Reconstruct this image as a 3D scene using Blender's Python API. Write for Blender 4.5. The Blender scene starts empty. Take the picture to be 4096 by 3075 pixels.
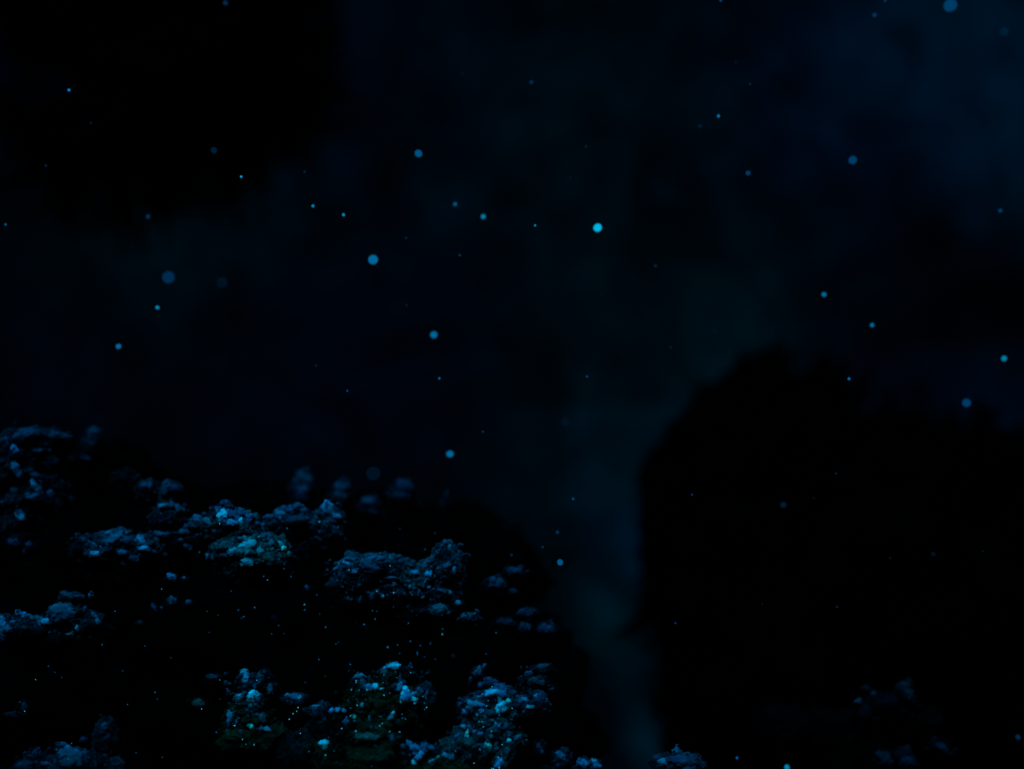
import bpy, bmesh, math, random
from mathutils import Vector, Matrix, noise
from mathutils.bvhtree import BVHTree

# ------------------------------------------------------------------ camera, world, sun, exposure
S = bpy.context.scene
COL = S.collection
W0, H0 = 4096.0, 3075.0            # coordinates below are read off the photograph at this size
LENS, SENSOR = 35.0, 36.0
TILT = math.radians(24)            # looking up the reef slope
cam_d = bpy.data.cameras.new('camera')
cam = bpy.data.objects.new('camera', cam_d)
COL.objects.link(cam)
cam_d.lens = LENS
cam_d.sensor_width = SENSOR
cam_d.clip_start = 0.05
cam_d.clip_end = 2000
cam.location = (0, 0, 0)
cam.rotation_euler = (math.radians(90) + TILT, 0, 0)
cam_d.dof.use_dof = True
cam_d.dof.focus_distance = 6.6
cam_d.dof.aperture_fstop = 0.20
S.camera = cam
CR = Matrix.Rotation(math.radians(90) + TILT, 3, 'X')
PX = SENSOR / LENS / W0            # metres per photo pixel at one metre depth


def direction(px, py):
    return (CR @ Vector(((px - W0 / 2) * PX, -(py - H0 / 2) * PX, -1.0)))


def at(px, py, d):
    return direction(px, py) * d


S.view_settings.view_transform = 'Standard'
S.view_settings.look = 'None'
S.view_settings.exposure = 0
S.view_settings.gamma = 1

SUN_DIR = Vector((-0.28, -0.95, 0.95)).normalized()      # towards the light
sd = bpy.data.lights.new('sun', 'SUN')
sd.energy = 4.5
sd.angle = math.radians(50)                             # light spread by the water above
sd.color = (0.0, 0.50, 0.92)
sun = bpy.data.objects.new('sun', sd)
COL.objects.link(sun)
sun.rotation_euler = SUN_DIR.to_track_quat('Z', 'Y').to_euler()

world = bpy.data.worlds.new('World')
S.world = world
world.use_nodes = True
nt = world.node_tree
nt.nodes.clear()
N = nt.nodes.new
L = nt.links.new


def srgb(v):
    v = v / 255.0
    return v / 12.92 if v <= 0.04045 else ((v + 0.055) / 1.055) ** 2.4


out = N('ShaderNodeOutputWorld')
bg = N('ShaderNodeBackground')
L(bg.outputs[0], out.inputs[0])
tc = N('ShaderNodeTexCoord')


def wnoise(scale, detail, rough, lo, hi, dist=0.0):
    n = N('ShaderNodeTexNoise')
    n.inputs['Scale'].default_value = scale
    n.inputs['Detail'].default_value = detail
    n.inputs['Roughness'].default_value = rough
    n.inputs['Distortion'].default_value = dist
    L(tc.outputs['Generated'], n.inputs['Vector'])
    m = N('ShaderNodeMapRange')
    m.inputs['From Min'].default_value = lo
    m.inputs['From Max'].default_value = hi
    L(n.outputs['Fac'], m.inputs['Value'])
    return m.outputs[0]


# banks of murky water: where, how wide (radians), colour (0-255) and strength
BANKS = [
    (2760, 1150, .15, (0, 5, 8)), (2480, 1480, .11, (0, 4, 7)), (2950, 1350, .08, (0, 4, 6)), (3250, 1250, .10, (0, 2, 4)),
    (3680, 160, .15, (0, 9, 22)), (3450, 60, .10, (0, 4, 6)), (3950, 250, .10, (0, 7, 11)), (3300, 330, .07, (0, 2, 4)),
    (4080, 1650, .05, (0, 5, 12)), (3750, 1640, .05, (0, 2, 7)), (4070, 850, .05, (0, 5, 9)), (3960, 600, .05, (0, 2, 5)),
    (2840, 1570, .040, (0, 11, 17)), (2680, 1690, .032, (0, 9, 15)), (2540, 1790, .040, (0, 9, 15)), (2470, 1900, .042, (0, 9, 14)),
    (2520, 2060, .04, (0, 9, 17)), (2525, 2220, .04, (0, 11, 22)), (2500, 2360, .035, (0, 9, 14)), (2470, 2490, .032, (0, 10, 15)),
    (2280, 1700, .11, (0, 3, 5)), (2250, 2100, .10, (0, 3, 4)), (2330, 2400, .08, (0, 2, 3)), (2590, 2920, .03, (0, 9, 15)),
    (2600, 2980, .03, (0, 7, 11)), (2540, 2640, .03, (0, 6, 9)), (2400, 2780, .09, (0, 1, 2)), (2330, 2600, .07, (0, 1, 2)),
    (2050, 150, .14, (0, 3, 4)), (2500, 250, .11, (0, 3, 4)), (1850, 800, .13, (0, 2, 3)), (2300, 750, .09, (0, 3, 4)),
    (1200, 900, .16, (0, 2, 4)), (1650, 1250, .14, (0, 1, 3)), (800, 950, .11, (0, 3, 3)), (100, 350, .07, (0, 1, 6)),
    (250, 800, .09, (0, 2, 2)), (450, 1350, .15, (0, 1, 3)), (1300, 1750, .15, (0, 1, 3)), (1500, 350, .13, (0, 1, 4)),
]
acc = None
warp = N('ShaderNodeTexNoise')
warp.inputs['Scale'].default_value = 9.0
warp.inputs['Detail'].default_value = 5
L(tc.outputs['Generated'], warp.inputs['Vector'])
wsub = N('ShaderNodeVectorMath'); wsub.operation = 'SUBTRACT'
wsub.inputs[1].default_value = (.5, .5, .5)
L(warp.outputs['Color'], wsub.inputs[0])
wmul = N('ShaderNodeVectorMath'); wmul.operation = 'SCALE'
wmul.inputs['Scale'].default_value = 0.09
L(wsub.outputs[0], wmul.inputs[0])
wadd = N('ShaderNodeVectorMath'); wadd.operation = 'ADD'
L(tc.outputs['Generated'], wadd.inputs[0])
L(wmul.outputs[0], wadd.inputs[1])
for (x, y, w, c) in BANKS:
    dv = direction(x, y).normalized()
    dist = N('ShaderNodeVectorMath'); dist.operation = 'DISTANCE'
    L(wadd.outputs[0], dist.inputs[0])
    dist.inputs[1].default_value = dv
    mr = N('ShaderNodeMapRange')
    mr.interpolation_type = 'SMOOTHERSTEP'
    mr.inputs['From Min'].default_value = w * 1.7
    mr.inputs['From Max'].default_value = 0.0
    L(dist.outputs['Value'], mr.inputs['Value'])
    sc = N('ShaderNodeVectorMath'); sc.operation = 'SCALE'
    sc.inputs[0].default_value = [srgb(v) * k for v, k in zip(c, (1, .98, 1.12))]
    L(mr.outputs[0], sc.inputs['Scale'])
    if acc is None:
        acc = sc.outputs[0]
    else:
        ad = N('ShaderNodeVectorMath'); ad.operation = 'ADD'
        L(acc, ad.inputs[0]); L(sc.outputs[0], ad.inputs[1])
        acc = ad.outputs[0]
base = N('ShaderNodeVectorMath'); base.operation = 'ADD'
base.inputs[1].default_value = (0, srgb(1.9), srgb(5.0))
L(acc, base.inputs[0])
na = wnoise(11.0, 5, .62, .33, .67, .4)
nm = N('ShaderNodeMapRange')
nm.inputs['To Min'].default_value = 0.4
nm.inputs['To Max'].default_value = 1.5
L(na, nm.inputs['Value'])
nb = wnoise(26.0, 6, .75, .32, .7, .3)          # finer drifting murk
nf = N('ShaderNodeMapRange')
nf.inputs['To Min'].default_value = 0.42
nf.inputs['To Max'].default_value = 1.65
L(nb, nf.inputs['Value'])
ng = wnoise(150.0, 3, .8, .3, .7)
ngm = N('ShaderNodeMapRange')
ngm.inputs['To Min'].default_value = 0.72
ngm.inputs['To Max'].default_value = 1.28
L(ng, ngm.inputs['Value'])
ny = N('ShaderNodeMath'); ny.operation = 'MULTIPLY'
L(nf.outputs[0], ny.inputs[0]); L(ngm.outputs[0], ny.inputs[1])
nx = N('ShaderNodeMath'); nx.operation = 'MULTIPLY'
L(nm.outputs[0], nx.inputs[0]); L(ny.outputs[0], nx.inputs[1])
s1 = N('ShaderNodeVectorMath'); s1.operation = 'SCALE'
L(base.outputs[0], s1.inputs[0]); L(nx.outputs[0], s1.inputs['Scale'])
# slow drift of hue between navy and green-black water
hn = wnoise(5.0, 4, .6, .35, .65)
hm = N('ShaderNodeMix'); hm.data_type = 'RGBA'
hm.inputs['A'].default_value = (0, .88, 1.05, 1)
hm.inputs['B'].default_value = (0, 1.0, .95, 1)
L(hn, hm.inputs['Factor'])
s2 = N('ShaderNodeVectorMath'); s2.operation = 'MULTIPLY'
L(s1.outputs[0], s2.inputs[0]); L(hm.outputs['Result'], s2.inputs[1])
L(s2.outputs[0], bg.inputs['Color'])
bg.inputs['Strength'].default_value = 1.0

# ------------------------------------------------------------------ materials
rng = random.Random(11)


def rock_material(name, col_a, col_b, scale=3.0, rough=.9, bump=.5, attr=False, lo=.35, hi=1.5):
    m = bpy.data.materials.new(name)
    m.use_nodes = True
    t = m.node_tree
    b = t.nodes['Principled BSDF']
    b.inputs['Roughness'].default_value = rough
    b.inputs['Specular IOR Level'].default_value = 0.0
    co = t.nodes.new('ShaderNodeTexCoord')
    n1 = t.nodes.new('ShaderNodeTexNoise')
    n1.inputs['Scale'].default_value = scale
    n1.inputs['Detail'].default_value = 9
    n1.inputs['Roughness'].default_value = .68
    n1.inputs['Distortion'].default_value = .6
    t.links.new(co.outputs['Object'], n1.inputs['Vector'])
    r = t.nodes.new('ShaderNodeValToRGB')
    r.color_ramp.elements[0].position = .38
    r.color_ramp.elements[1].position = .66
    r.color_ramp.elements[0].color = (*col_a, 1)
    r.color_ramp.elements[1].color = (*col_b, 1)
    t.links.new(n1.outputs['Fac'], r.inputs['Fac'])
    col = r.outputs['Color']
    # fine pitting and paler mottling
    n2 = t.nodes.new('ShaderNodeTexNoise')
    n2.inputs['Scale'].default_value = scale * 7
    n2.inputs['Detail'].default_value = 6
    n2.inputs['Roughness'].default_value = .7
    t.links.new(co.outputs['Object'], n2.inputs['Vector'])
    mr = t.nodes.new('ShaderNodeMapRange')
    mr.inputs['From Min'].default_value = .33
    mr.inputs['From Max'].default_value = .68
    mr.inputs['To Min'].default_value = lo
    mr.inputs['To Max'].default_value = hi
    t.links.new(n2.outputs['Fac'], mr.inputs['Value'])
    vm = t.nodes.new('ShaderNodeVectorMath'); vm.operation = 'SCALE'
    t.links.new(col, vm.inputs[0]); t.links.new(mr.outputs[0], vm.inputs['Scale'])
    col = vm.outputs[0]
    if attr:
        at_ = t.nodes.new('ShaderNodeAttribute')
        at_.attribute_name = 'light_tone'
        v2 = t.nodes.new('ShaderNodeVectorMath'); v2.operation = 'MULTIPLY'
        t.links.new(col, v2.inputs[0]); t.links.new(at_.outputs['Color'], v2.inputs[1])
        col = v2.outputs[0]
    t.links.new(col, b.inputs['Base Color'])
    bp = t.nodes.new('ShaderNodeBump')
    bp.inputs['Strength'].default_value = bump
    bp.inputs['Distance'].default_value = .04
    t.links.new(n2.outputs['Fac'], bp.inputs['Height'])
    t.links.new(bp.outputs[0], b.inputs['Normal'])
    return m


M_DARK = rock_material('unlit_rock', (.0001, .0002, .0002), (.0007, .0010, .0010), 2.0)  # near-black colour stands in for rock the light misses
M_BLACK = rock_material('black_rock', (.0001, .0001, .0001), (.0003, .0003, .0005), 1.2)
M_BODY = {  # dim, faint and trace are shaded copies, shade held in the colour
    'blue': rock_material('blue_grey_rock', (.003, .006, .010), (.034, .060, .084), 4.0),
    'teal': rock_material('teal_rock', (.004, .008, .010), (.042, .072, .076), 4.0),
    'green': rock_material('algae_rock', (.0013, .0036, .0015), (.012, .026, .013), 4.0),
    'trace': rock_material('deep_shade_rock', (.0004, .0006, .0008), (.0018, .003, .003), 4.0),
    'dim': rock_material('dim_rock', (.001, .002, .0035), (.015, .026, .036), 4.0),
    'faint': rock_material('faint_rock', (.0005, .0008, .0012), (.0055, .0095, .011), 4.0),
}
M_LIGHT_PATCH = rock_material('painted_light_patch', (.45, .45, .45), (1.0, 1.0, 1.0), 4.0, bump=.2, attr=True, lo=.65, hi=1.15)
# painted light comes in five strengths; hue drifts between blue and sea green
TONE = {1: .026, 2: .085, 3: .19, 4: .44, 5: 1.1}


def glow_material(name, col, s):
    m = bpy.data.materials.new(name)
    m.use_nodes = True
    t = m.node_tree
    b = t.nodes['Principled BSDF']
    b.inputs['Base Color'].default_value = (0.0, 0.0, 0.0, 1)
    b.inputs['Specular IOR Level'].default_value = 0.0
    b.inputs['Roughness'].default_value = .6
    b.inputs['Emission Color'].default_value = (*col, 1)
    b.inputs['Emission Strength'].default_value = s
    return m


# ------------------------------------------------------------------ helpers
def ico(sub):
    bm = bmesh.new()
    bmesh.ops.create_icosphere(bm, subdivisions=sub, radius=1)
    v = [x.co.copy() for x in bm.verts]
    f = [tuple(y.index for y in x.verts) for x in bm.faces]
    bm.free()
    return v, f


ICO = {k: ico(k) for k in (2, 3, 4, 5)}


class Mesh:
    """collects lumps and links them as ONE mesh object"""

    def __init__(self):
        self.v, self.f, self.c = [], [], []
        self.spans = []

    def lump(self, c, rad, sub=4, rough=1.0, tilt=0.0, tone=None, seed=None, ragged=1.0):
        """an eroded, knobbly lump with radii rad (right, depth, up) turned by tilt in the view plane"""
        sd_ = Vector((rng.uniform(-90, 90), rng.uniform(-90, 90), rng.uniform(-90, 90)))
        R = Matrix.Rotation(TILT, 3, 'X') @ Matrix.Rotation(-tilt, 3, 'Y')
        k0, f0 = len(self.v), len(self.f)
        V, F = ICO[sub]
        ma = max(rad)
        asp = Vector((rad[0] / ma, rad[1] / ma, rad[2] / ma))
        for d in V:
            q = Vector((d.x * asp.x, d.y * asp.y, d.z * asp.z))
            n1 = noise.fractal(q * 1.3 + sd_, .75, 2.1, 6)
            vd = noise.voronoi(q * 2.6 + sd_)[0]
            n2 = .45 - vd[0]
            n3 = 0.0
            if sub >= 4:
                n3 = .35 - noise.voronoi(q * 7.0 + sd_)[0][0]
            k = 1 + rough * (.42 * n1 + .34 * n2 + .14 * ragged * n3)
            p = Vector((d.x * rad[0], d.y * rad[1], d.z * rad[2])) * max(k, .2)
            self.v.append(c + R @ p)
            if tone is not None:
                self.c.append(tone)
        for f in F:
            self.f.append((f[0] + k0, f[1] + k0, f[2] + k0))
        self.spans.append((k0, len(self.v), f0, len(self.f), c, (rad[0] + rad[2]) / 2))

    def flake(self, c, s, tone):
        """a small four-sided chip standing at a random angle"""
        k = len(self.v)
        ax = Vector((rng.gauss(0, 1), rng.gauss(0, 1), rng.gauss(0, 1))).normalized()
        t = ax.orthogonal().normalized()
        w = ax.cross(t)
        self.v += [c + ax * s * 1.3, c - ax * s + t * s * .5, c - ax * s * .4 - t * s * .9, c + w * s * .45]
        self.f += [(k, k + 1, k + 2), (k, k + 3, k + 1), (k + 1, k + 3, k + 2), (k, k + 2, k + 3)]
        self.c += [tone] * 4

    def clusters(self):
        """lumps that touch stay together; lumps standing apart become pieces of their own"""
        n = len(self.spans)
        par = list(range(n))

        def root(i):
            while par[i] != i:
                i = par[i]
            return i
        for i in range(n):
            for j in range(i):
                a, b = self.spans[i], self.spans[j]
                if (a[4] - b[4]).length < (a[5] + b[5]) * .9:
                    par[root(i)] = root(j)
        res = {}
        for i in range(n):
            a = self.spans[i]
            m = res.setdefault(root(i), Mesh())
            k = len(m.v) - a[0]
            m.v += self.v[a[0]:a[1]]
            m.f += [(f[0] + k, f[1] + k, f[2] + k) for f in self.f[a[2]:a[3]]]
        return list(res.values())

    def bvh(self):
        return BVHTree.FromPolygons(self.v, self.f)

    def build(self, name, mat, parent=None, origin=None, smooth=True):
        me = bpy.data.meshes.new(name)
        o0 = origin if origin is not None else Vector((0, 0, 0))
        me.from_pydata([v - o0 for v in self.v], [], self.f)
        if self.c:
            a = me.color_attributes.new('light_tone', 'FLOAT_COLOR', 'POINT')
            flat = []
            for c in self.c:
                flat += [c[0], c[1], c[2], 1.0]
            a.data.foreach_set('color', flat)
        if smooth:
            me.polygons.foreach_set('use_smooth', [True] * len(me.polygons))
        me.materials.append(mat)
        ob = bpy.data.objects.new(name, me)
        COL.objects.link(ob)
        if parent:
            ob.parent = parent
        else:
            ob.location = o0
        return ob


def tag(o, label, cat, group=None):
    o['label'] = label
    o['category'] = cat
    if group:
        o['group'] = group


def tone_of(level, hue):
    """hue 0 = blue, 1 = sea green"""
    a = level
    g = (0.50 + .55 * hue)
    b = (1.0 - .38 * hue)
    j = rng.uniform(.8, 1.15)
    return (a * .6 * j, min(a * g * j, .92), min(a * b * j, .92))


BV = {}           # reef surfaces, for seating the specks on them


def outcrop(name, label, cat, d, bodies, knobs, hue=.15, group=None, body='blue', pale=1.0):  # pale scales the painted light
    """one rock: body lumps (x, y, rx, ry[, dd, material]) and patches of light put into the colour (x, y, rx, ry, tilt, level[, hue])"""
    d = 6.6 + (d - 6.6) * (.5 if d < 8.8 else .8)
    xs = [b[0] for b in bodies]; ys = [b[1] + b[3] for b in bodies]
    base = at(sum(xs) / len(xs), max(ys), d + .3)
    root = bpy.data.objects.new(name, None)
    root.empty_display_size = .3
    COL.objects.link(root)
    root.location = base
    tag(root, label, cat, group)
    per = {}
    allm = Mesh()

    def add(x, y, rx, ry, dd, mk, sub=5, rough=1.0):
        dz = d + dd
        u = PX * dz
        c = at(x, y, dz)
        m = per.setdefault(mk, Mesh())
        k = len(m.v)
        kf = len(m.f)
        m.lump(c, (rx * u, (rx + ry) * .5 * u, ry * u), sub=sub, rough=rough)
        k2 = len(allm.v)
        allm.v += m.v[k:]
        allm.f += [(f[0] - k + k2, f[1] - k + k2, f[2] - k + k2) for f in m.f[kf:]]

    for b in bodies:
        dd = b[4] if len(b) > 4 else 0
        mk = b[5] if len(b) > 5 else body
        add(b[0], b[1], b[2] * 1.1, b[3] * 1.12, dd, mk)
        # shade below each lump, put in as lumps of darker colour
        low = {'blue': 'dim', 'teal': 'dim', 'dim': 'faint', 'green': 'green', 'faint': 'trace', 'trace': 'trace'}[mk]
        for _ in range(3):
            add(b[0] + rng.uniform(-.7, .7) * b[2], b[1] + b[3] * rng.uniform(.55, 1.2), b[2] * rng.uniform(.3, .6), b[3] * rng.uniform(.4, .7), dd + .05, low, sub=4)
        # crumbling fringe where the lump thins out into the dark
        if b[2] > 30:
            for _ in range(int(b[2] / 5)):
                a = rng.uniform(0, 2 * math.pi)
                q = rng.uniform(.95, 1.45)
                s = rng.uniform(4, 10)
                add(b[0] + math.cos(a) * b[2] * q, b[1] + math.sin(a) * b[3] * q, s * rng.uniform(.8, 1.6), s, dd + .04, mk if rng.random() < .35 else low, sub=3)
        # smaller knobs break up each big lump's outline
        for _ in range(int(6 + (b[2] + b[3]) / 13)):
            a = rng.uniform(0, 2 * math.pi)
            q = rng.uniform(.55, .98)
            s = rng.uniform(.12, .36) * min(b[2], b[3]) + 4
            add(b[0] + math.cos(a) * b[2] * q, b[1] + math.sin(a) * b[3] * q, s, s * rng.uniform(.8, 1.25),
                dd - rng.uniform(0, .5) * b[3] * PX * d, mk, sub=4)
    bvh = allm.bvh()
    for kn in knobs:
        dr = direction(kn[0], kn[1] + kn[3] * .4)
        if bvh.ray_cast(Vector((0, 0, 0)), dr.normalized())[0] is None:
            add(kn[0], kn[1] + kn[3] * 1.2, kn[2] * 1.1 + 3, kn[3] * 1.2 + 3, .1, body if body in ('dim', 'faint') else 'dim', sub=4)
    bvh = allm.bvh()
    BV[name] = bvh
    fine = Mesh()
    singles = 0
    # crumbs and leafy flakes all over the lit rock
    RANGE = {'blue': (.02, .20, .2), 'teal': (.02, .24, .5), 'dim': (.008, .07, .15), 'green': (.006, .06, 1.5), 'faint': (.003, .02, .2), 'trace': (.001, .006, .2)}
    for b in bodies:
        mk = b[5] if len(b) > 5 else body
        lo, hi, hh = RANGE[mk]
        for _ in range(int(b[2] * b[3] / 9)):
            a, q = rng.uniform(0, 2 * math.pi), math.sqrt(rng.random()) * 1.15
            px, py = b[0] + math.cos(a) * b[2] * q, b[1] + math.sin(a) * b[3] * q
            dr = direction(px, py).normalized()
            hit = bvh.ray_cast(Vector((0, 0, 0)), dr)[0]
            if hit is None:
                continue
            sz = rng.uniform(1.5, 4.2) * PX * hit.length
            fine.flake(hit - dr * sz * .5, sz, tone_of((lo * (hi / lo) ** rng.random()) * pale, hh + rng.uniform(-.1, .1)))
    for kn in knobs:  # raised patches with the local light put into their colour
        small = kn[2] + kn[3] < 13
        light_patch = fine if (small or singles >= 95) else Mesh()
        x, y, rx, ry, tl, lev = kn[:6]
        h = kn[6] if len(kn) > 6 else hue
        pieces = [(x, y, rx, ry, tl, lev)]
        n = 3 + int((rx + ry) / 7)
        for _ in range(n):
            a = rng.uniform(0, 2 * math.pi)
            q = rng.uniform(.6, 1.35)
            s = rng.uniform(.22, .5)
            ct, st = math.cos(tl), math.sin(tl)
            ex, ey = math.cos(a) * rx * q, math.sin(a) * ry * q
            l2 = max(1, lev - rng.choice((0, 1, 1, 2)))
            pieces.append((x + ex * ct - ey * st, y + ex * st + ey * ct, max(rx * s, 2.5), max(ry * s * 1.2, 2.2),
                           tl + rng.uniform(-.6, .6), l2))
        for (px, py, a, b, t, lv) in pieces:
            hit = bvh.ray_cast(Vector((0, 0, 0)), direction(px, py).normalized())[0]
            if hit is None:
                hit = at(px, py, d)
            u = PX * hit.length
            c = hit - direction(px, py).normalized() * (.25 * b * u)
            light_patch.lump(c, (a * 1.05 * u, (a + b) * .45 * u, b * 1.22 * u), sub=4 if a + b > 14 else 3, rough=1.0, ragged=.4,
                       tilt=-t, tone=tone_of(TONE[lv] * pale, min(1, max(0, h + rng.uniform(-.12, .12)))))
        if light_patch is not fine:
            light_patch.build('painted_light_patch', M_LIGHT_PATCH, root, origin=base)
            singles += 1
    if fine.v:
        o = fine.build('painted_light_crumbs', M_LIGHT_PATCH, root, origin=base)
        o['kind'] = 'stuff'
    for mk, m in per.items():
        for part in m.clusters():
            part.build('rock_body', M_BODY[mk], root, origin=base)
    return root


def line(pts, r, lev, hue=None, step=1.5):
    """painted light patches strung along a traced crest"""
    res = []
    for (a, b) in zip(pts[:-1], pts[1:]):
        L_ = math.hypot(b[0] - a[0], b[1] - a[1])
        n = max(1, int(L_ / (r * step)))
        t0 = math.atan2(b[1] - a[1], b[0] - a[0])
        for i in range(n):
            t = (i + rng.uniform(.2, .8)) / n
            e = (a[0] + (b[0] - a[0]) * t + rng.uniform(-.3, .3) * r, a[1] + (b[1] - a[1]) * t + rng.uniform(-.3, .5) * r,
                 r * rng.uniform(.8, 1.5), r * rng.uniform(.45, .9), t0 + rng.uniform(-.4, .4), lev)
            res.append(e if hue is None else e + (hue,))
    return res


def fleck(x0, y0, x1, y1, n, lev, r=(2.5, 5.5), hue=None):
    res = []
    for _ in range(int(n * 1.5)):
        s = rng.uniform(*r) * .85
        e = (rng.uniform(x0, x1), rng.uniform(y0, y1), s * rng.uniform(.8, 1.8), s, rng.uniform(-.8, .8), lev if rng.random() < .6 else max(1, lev - 1))
        res.append(e if hue is None else e + (hue,))
    return res


# ------------------------------------------------------------------ the setting
def seabed():
    me = bpy.data.meshes.new('seabed')
    v, f = [], []
    n = 90
    for j in range(n + 1):
        for i in range(n + 1):
            x = (i / n - .5); y = (j / n - .5)
            X = math.copysign(abs(x * 2) ** 2.2, x) * 400
            Y = math.copysign(abs(y * 2) ** 2.2, y) * 400 + 10
            z = -5.2 + .5 * noise.fractal(Vector((X * .12, Y * .12, 0)), .8, 2, 5)
            v.append((X, Y, z))
    for j in range(n):
        for i in range(n):
            a = j * (n + 1) + i
            f.append((a, a + 1, a + n + 2, a + n + 1))
    me.from_pydata(v, [], f)
    me.polygons.foreach_set('use_smooth', [True] * len(f))
    me.materials.append(rock_material('dark_sand', (.003, .004, .005), (.007, .009, .012), 1.5))
    o = bpy.data.objects.new('seabed', me)
    COL.objects.link(o)
    o['kind'] = 'structure'


seabed()


def mass(name, label, lumps, mat, fronds=None):
    m = Mesh()
    for (x, y, ang, ln, d, n, spread) in (fronds or []):
        # feathery fronds leaning out from the rim
        for _ in range(n):
            a = ang + rng.uniform(-.45, .45)
            l_ = ln * rng.uniform(.5, 1.3)
            w = rng.uniform(6, 15)
            q = rng.uniform(-.1, .45) * ln
            u = PX * d
            m.lump(at(x + rng.uniform(-spread, spread) + math.cos(a) * q, y + rng.uniform(-spread, spread) - math.sin(a) * q, d),
                   (l_ * 1.25 * u, w * u, w * u), sub=3, rough=1.0, tilt=a)
    for (x, y, rx, ry, d) in lumps:
        u = PX * d
        m.lump(at(x, y, d), (rx * u, (rx + ry) * .5 * u, ry * u), sub=5, rough=.8)
        for _ in range(int(5 + (rx + ry) / 60)):
            a = rng.uniform(0, 2 * math.pi)
            q = rng.uniform(.75, 1.0)
            s = rng.uniform(.10, .22) * min(rx, ry) + 10
            m.lump(at(x + math.cos(a) * rx * q, y + math.sin(a) * ry * q, d - rng.uniform(-.1, .3) * ry * u), (s * u * 1.2, s * u, s * u), sub=4)
    BV[name] = m.bvh()
    o = m.build(name, mat, origin=at(lumps[0][0], lumps[0][1] + lumps[0][3], lumps[0][4]))
    tag(o, label, 'rock')
    return o


# the two black shapes standing in the murk, and the dark slope that carries the lit outcrops
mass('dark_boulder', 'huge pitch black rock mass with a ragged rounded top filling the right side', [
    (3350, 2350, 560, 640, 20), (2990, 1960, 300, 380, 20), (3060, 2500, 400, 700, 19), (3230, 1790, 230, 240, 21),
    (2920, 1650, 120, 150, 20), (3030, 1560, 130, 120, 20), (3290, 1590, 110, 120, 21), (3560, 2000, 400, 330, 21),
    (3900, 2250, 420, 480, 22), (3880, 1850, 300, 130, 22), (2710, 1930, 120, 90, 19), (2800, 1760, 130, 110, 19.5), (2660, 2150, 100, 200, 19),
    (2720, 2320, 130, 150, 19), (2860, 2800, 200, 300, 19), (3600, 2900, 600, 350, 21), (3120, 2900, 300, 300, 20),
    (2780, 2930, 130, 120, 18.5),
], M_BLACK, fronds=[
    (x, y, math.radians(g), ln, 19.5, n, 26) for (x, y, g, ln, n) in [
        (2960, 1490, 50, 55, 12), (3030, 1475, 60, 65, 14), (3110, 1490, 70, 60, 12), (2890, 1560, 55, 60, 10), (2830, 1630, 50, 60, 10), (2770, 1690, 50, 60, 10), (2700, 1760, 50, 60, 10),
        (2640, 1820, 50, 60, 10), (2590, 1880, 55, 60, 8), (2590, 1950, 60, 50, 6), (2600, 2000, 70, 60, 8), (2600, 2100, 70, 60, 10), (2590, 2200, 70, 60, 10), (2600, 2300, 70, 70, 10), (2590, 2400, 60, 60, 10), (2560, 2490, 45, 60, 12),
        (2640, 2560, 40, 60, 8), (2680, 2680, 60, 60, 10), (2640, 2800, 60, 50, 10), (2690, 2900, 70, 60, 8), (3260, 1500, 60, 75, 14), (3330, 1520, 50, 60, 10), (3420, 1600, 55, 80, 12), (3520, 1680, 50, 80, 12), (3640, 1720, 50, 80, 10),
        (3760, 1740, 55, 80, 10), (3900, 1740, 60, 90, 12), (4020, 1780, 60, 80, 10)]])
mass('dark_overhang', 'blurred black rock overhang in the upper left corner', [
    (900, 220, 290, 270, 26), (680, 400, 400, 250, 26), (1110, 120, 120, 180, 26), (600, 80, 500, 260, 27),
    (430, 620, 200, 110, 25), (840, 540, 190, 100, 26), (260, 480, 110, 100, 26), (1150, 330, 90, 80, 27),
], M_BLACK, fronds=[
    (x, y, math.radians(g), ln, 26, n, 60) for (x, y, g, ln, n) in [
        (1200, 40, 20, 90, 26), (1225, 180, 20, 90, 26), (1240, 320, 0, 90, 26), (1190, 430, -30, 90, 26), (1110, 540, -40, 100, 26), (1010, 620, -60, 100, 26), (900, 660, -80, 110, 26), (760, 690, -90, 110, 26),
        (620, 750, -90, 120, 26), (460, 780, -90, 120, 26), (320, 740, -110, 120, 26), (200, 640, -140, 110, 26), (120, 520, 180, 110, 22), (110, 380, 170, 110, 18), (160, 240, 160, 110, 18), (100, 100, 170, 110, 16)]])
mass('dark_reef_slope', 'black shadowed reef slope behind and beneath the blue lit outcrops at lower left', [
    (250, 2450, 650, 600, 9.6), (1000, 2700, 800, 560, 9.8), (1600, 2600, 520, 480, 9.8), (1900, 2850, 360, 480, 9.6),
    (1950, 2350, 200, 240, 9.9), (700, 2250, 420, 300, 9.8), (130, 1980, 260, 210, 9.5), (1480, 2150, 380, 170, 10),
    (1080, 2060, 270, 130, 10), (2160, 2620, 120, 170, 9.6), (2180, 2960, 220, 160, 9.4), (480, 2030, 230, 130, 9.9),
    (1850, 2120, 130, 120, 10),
], M_DARK)

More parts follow.
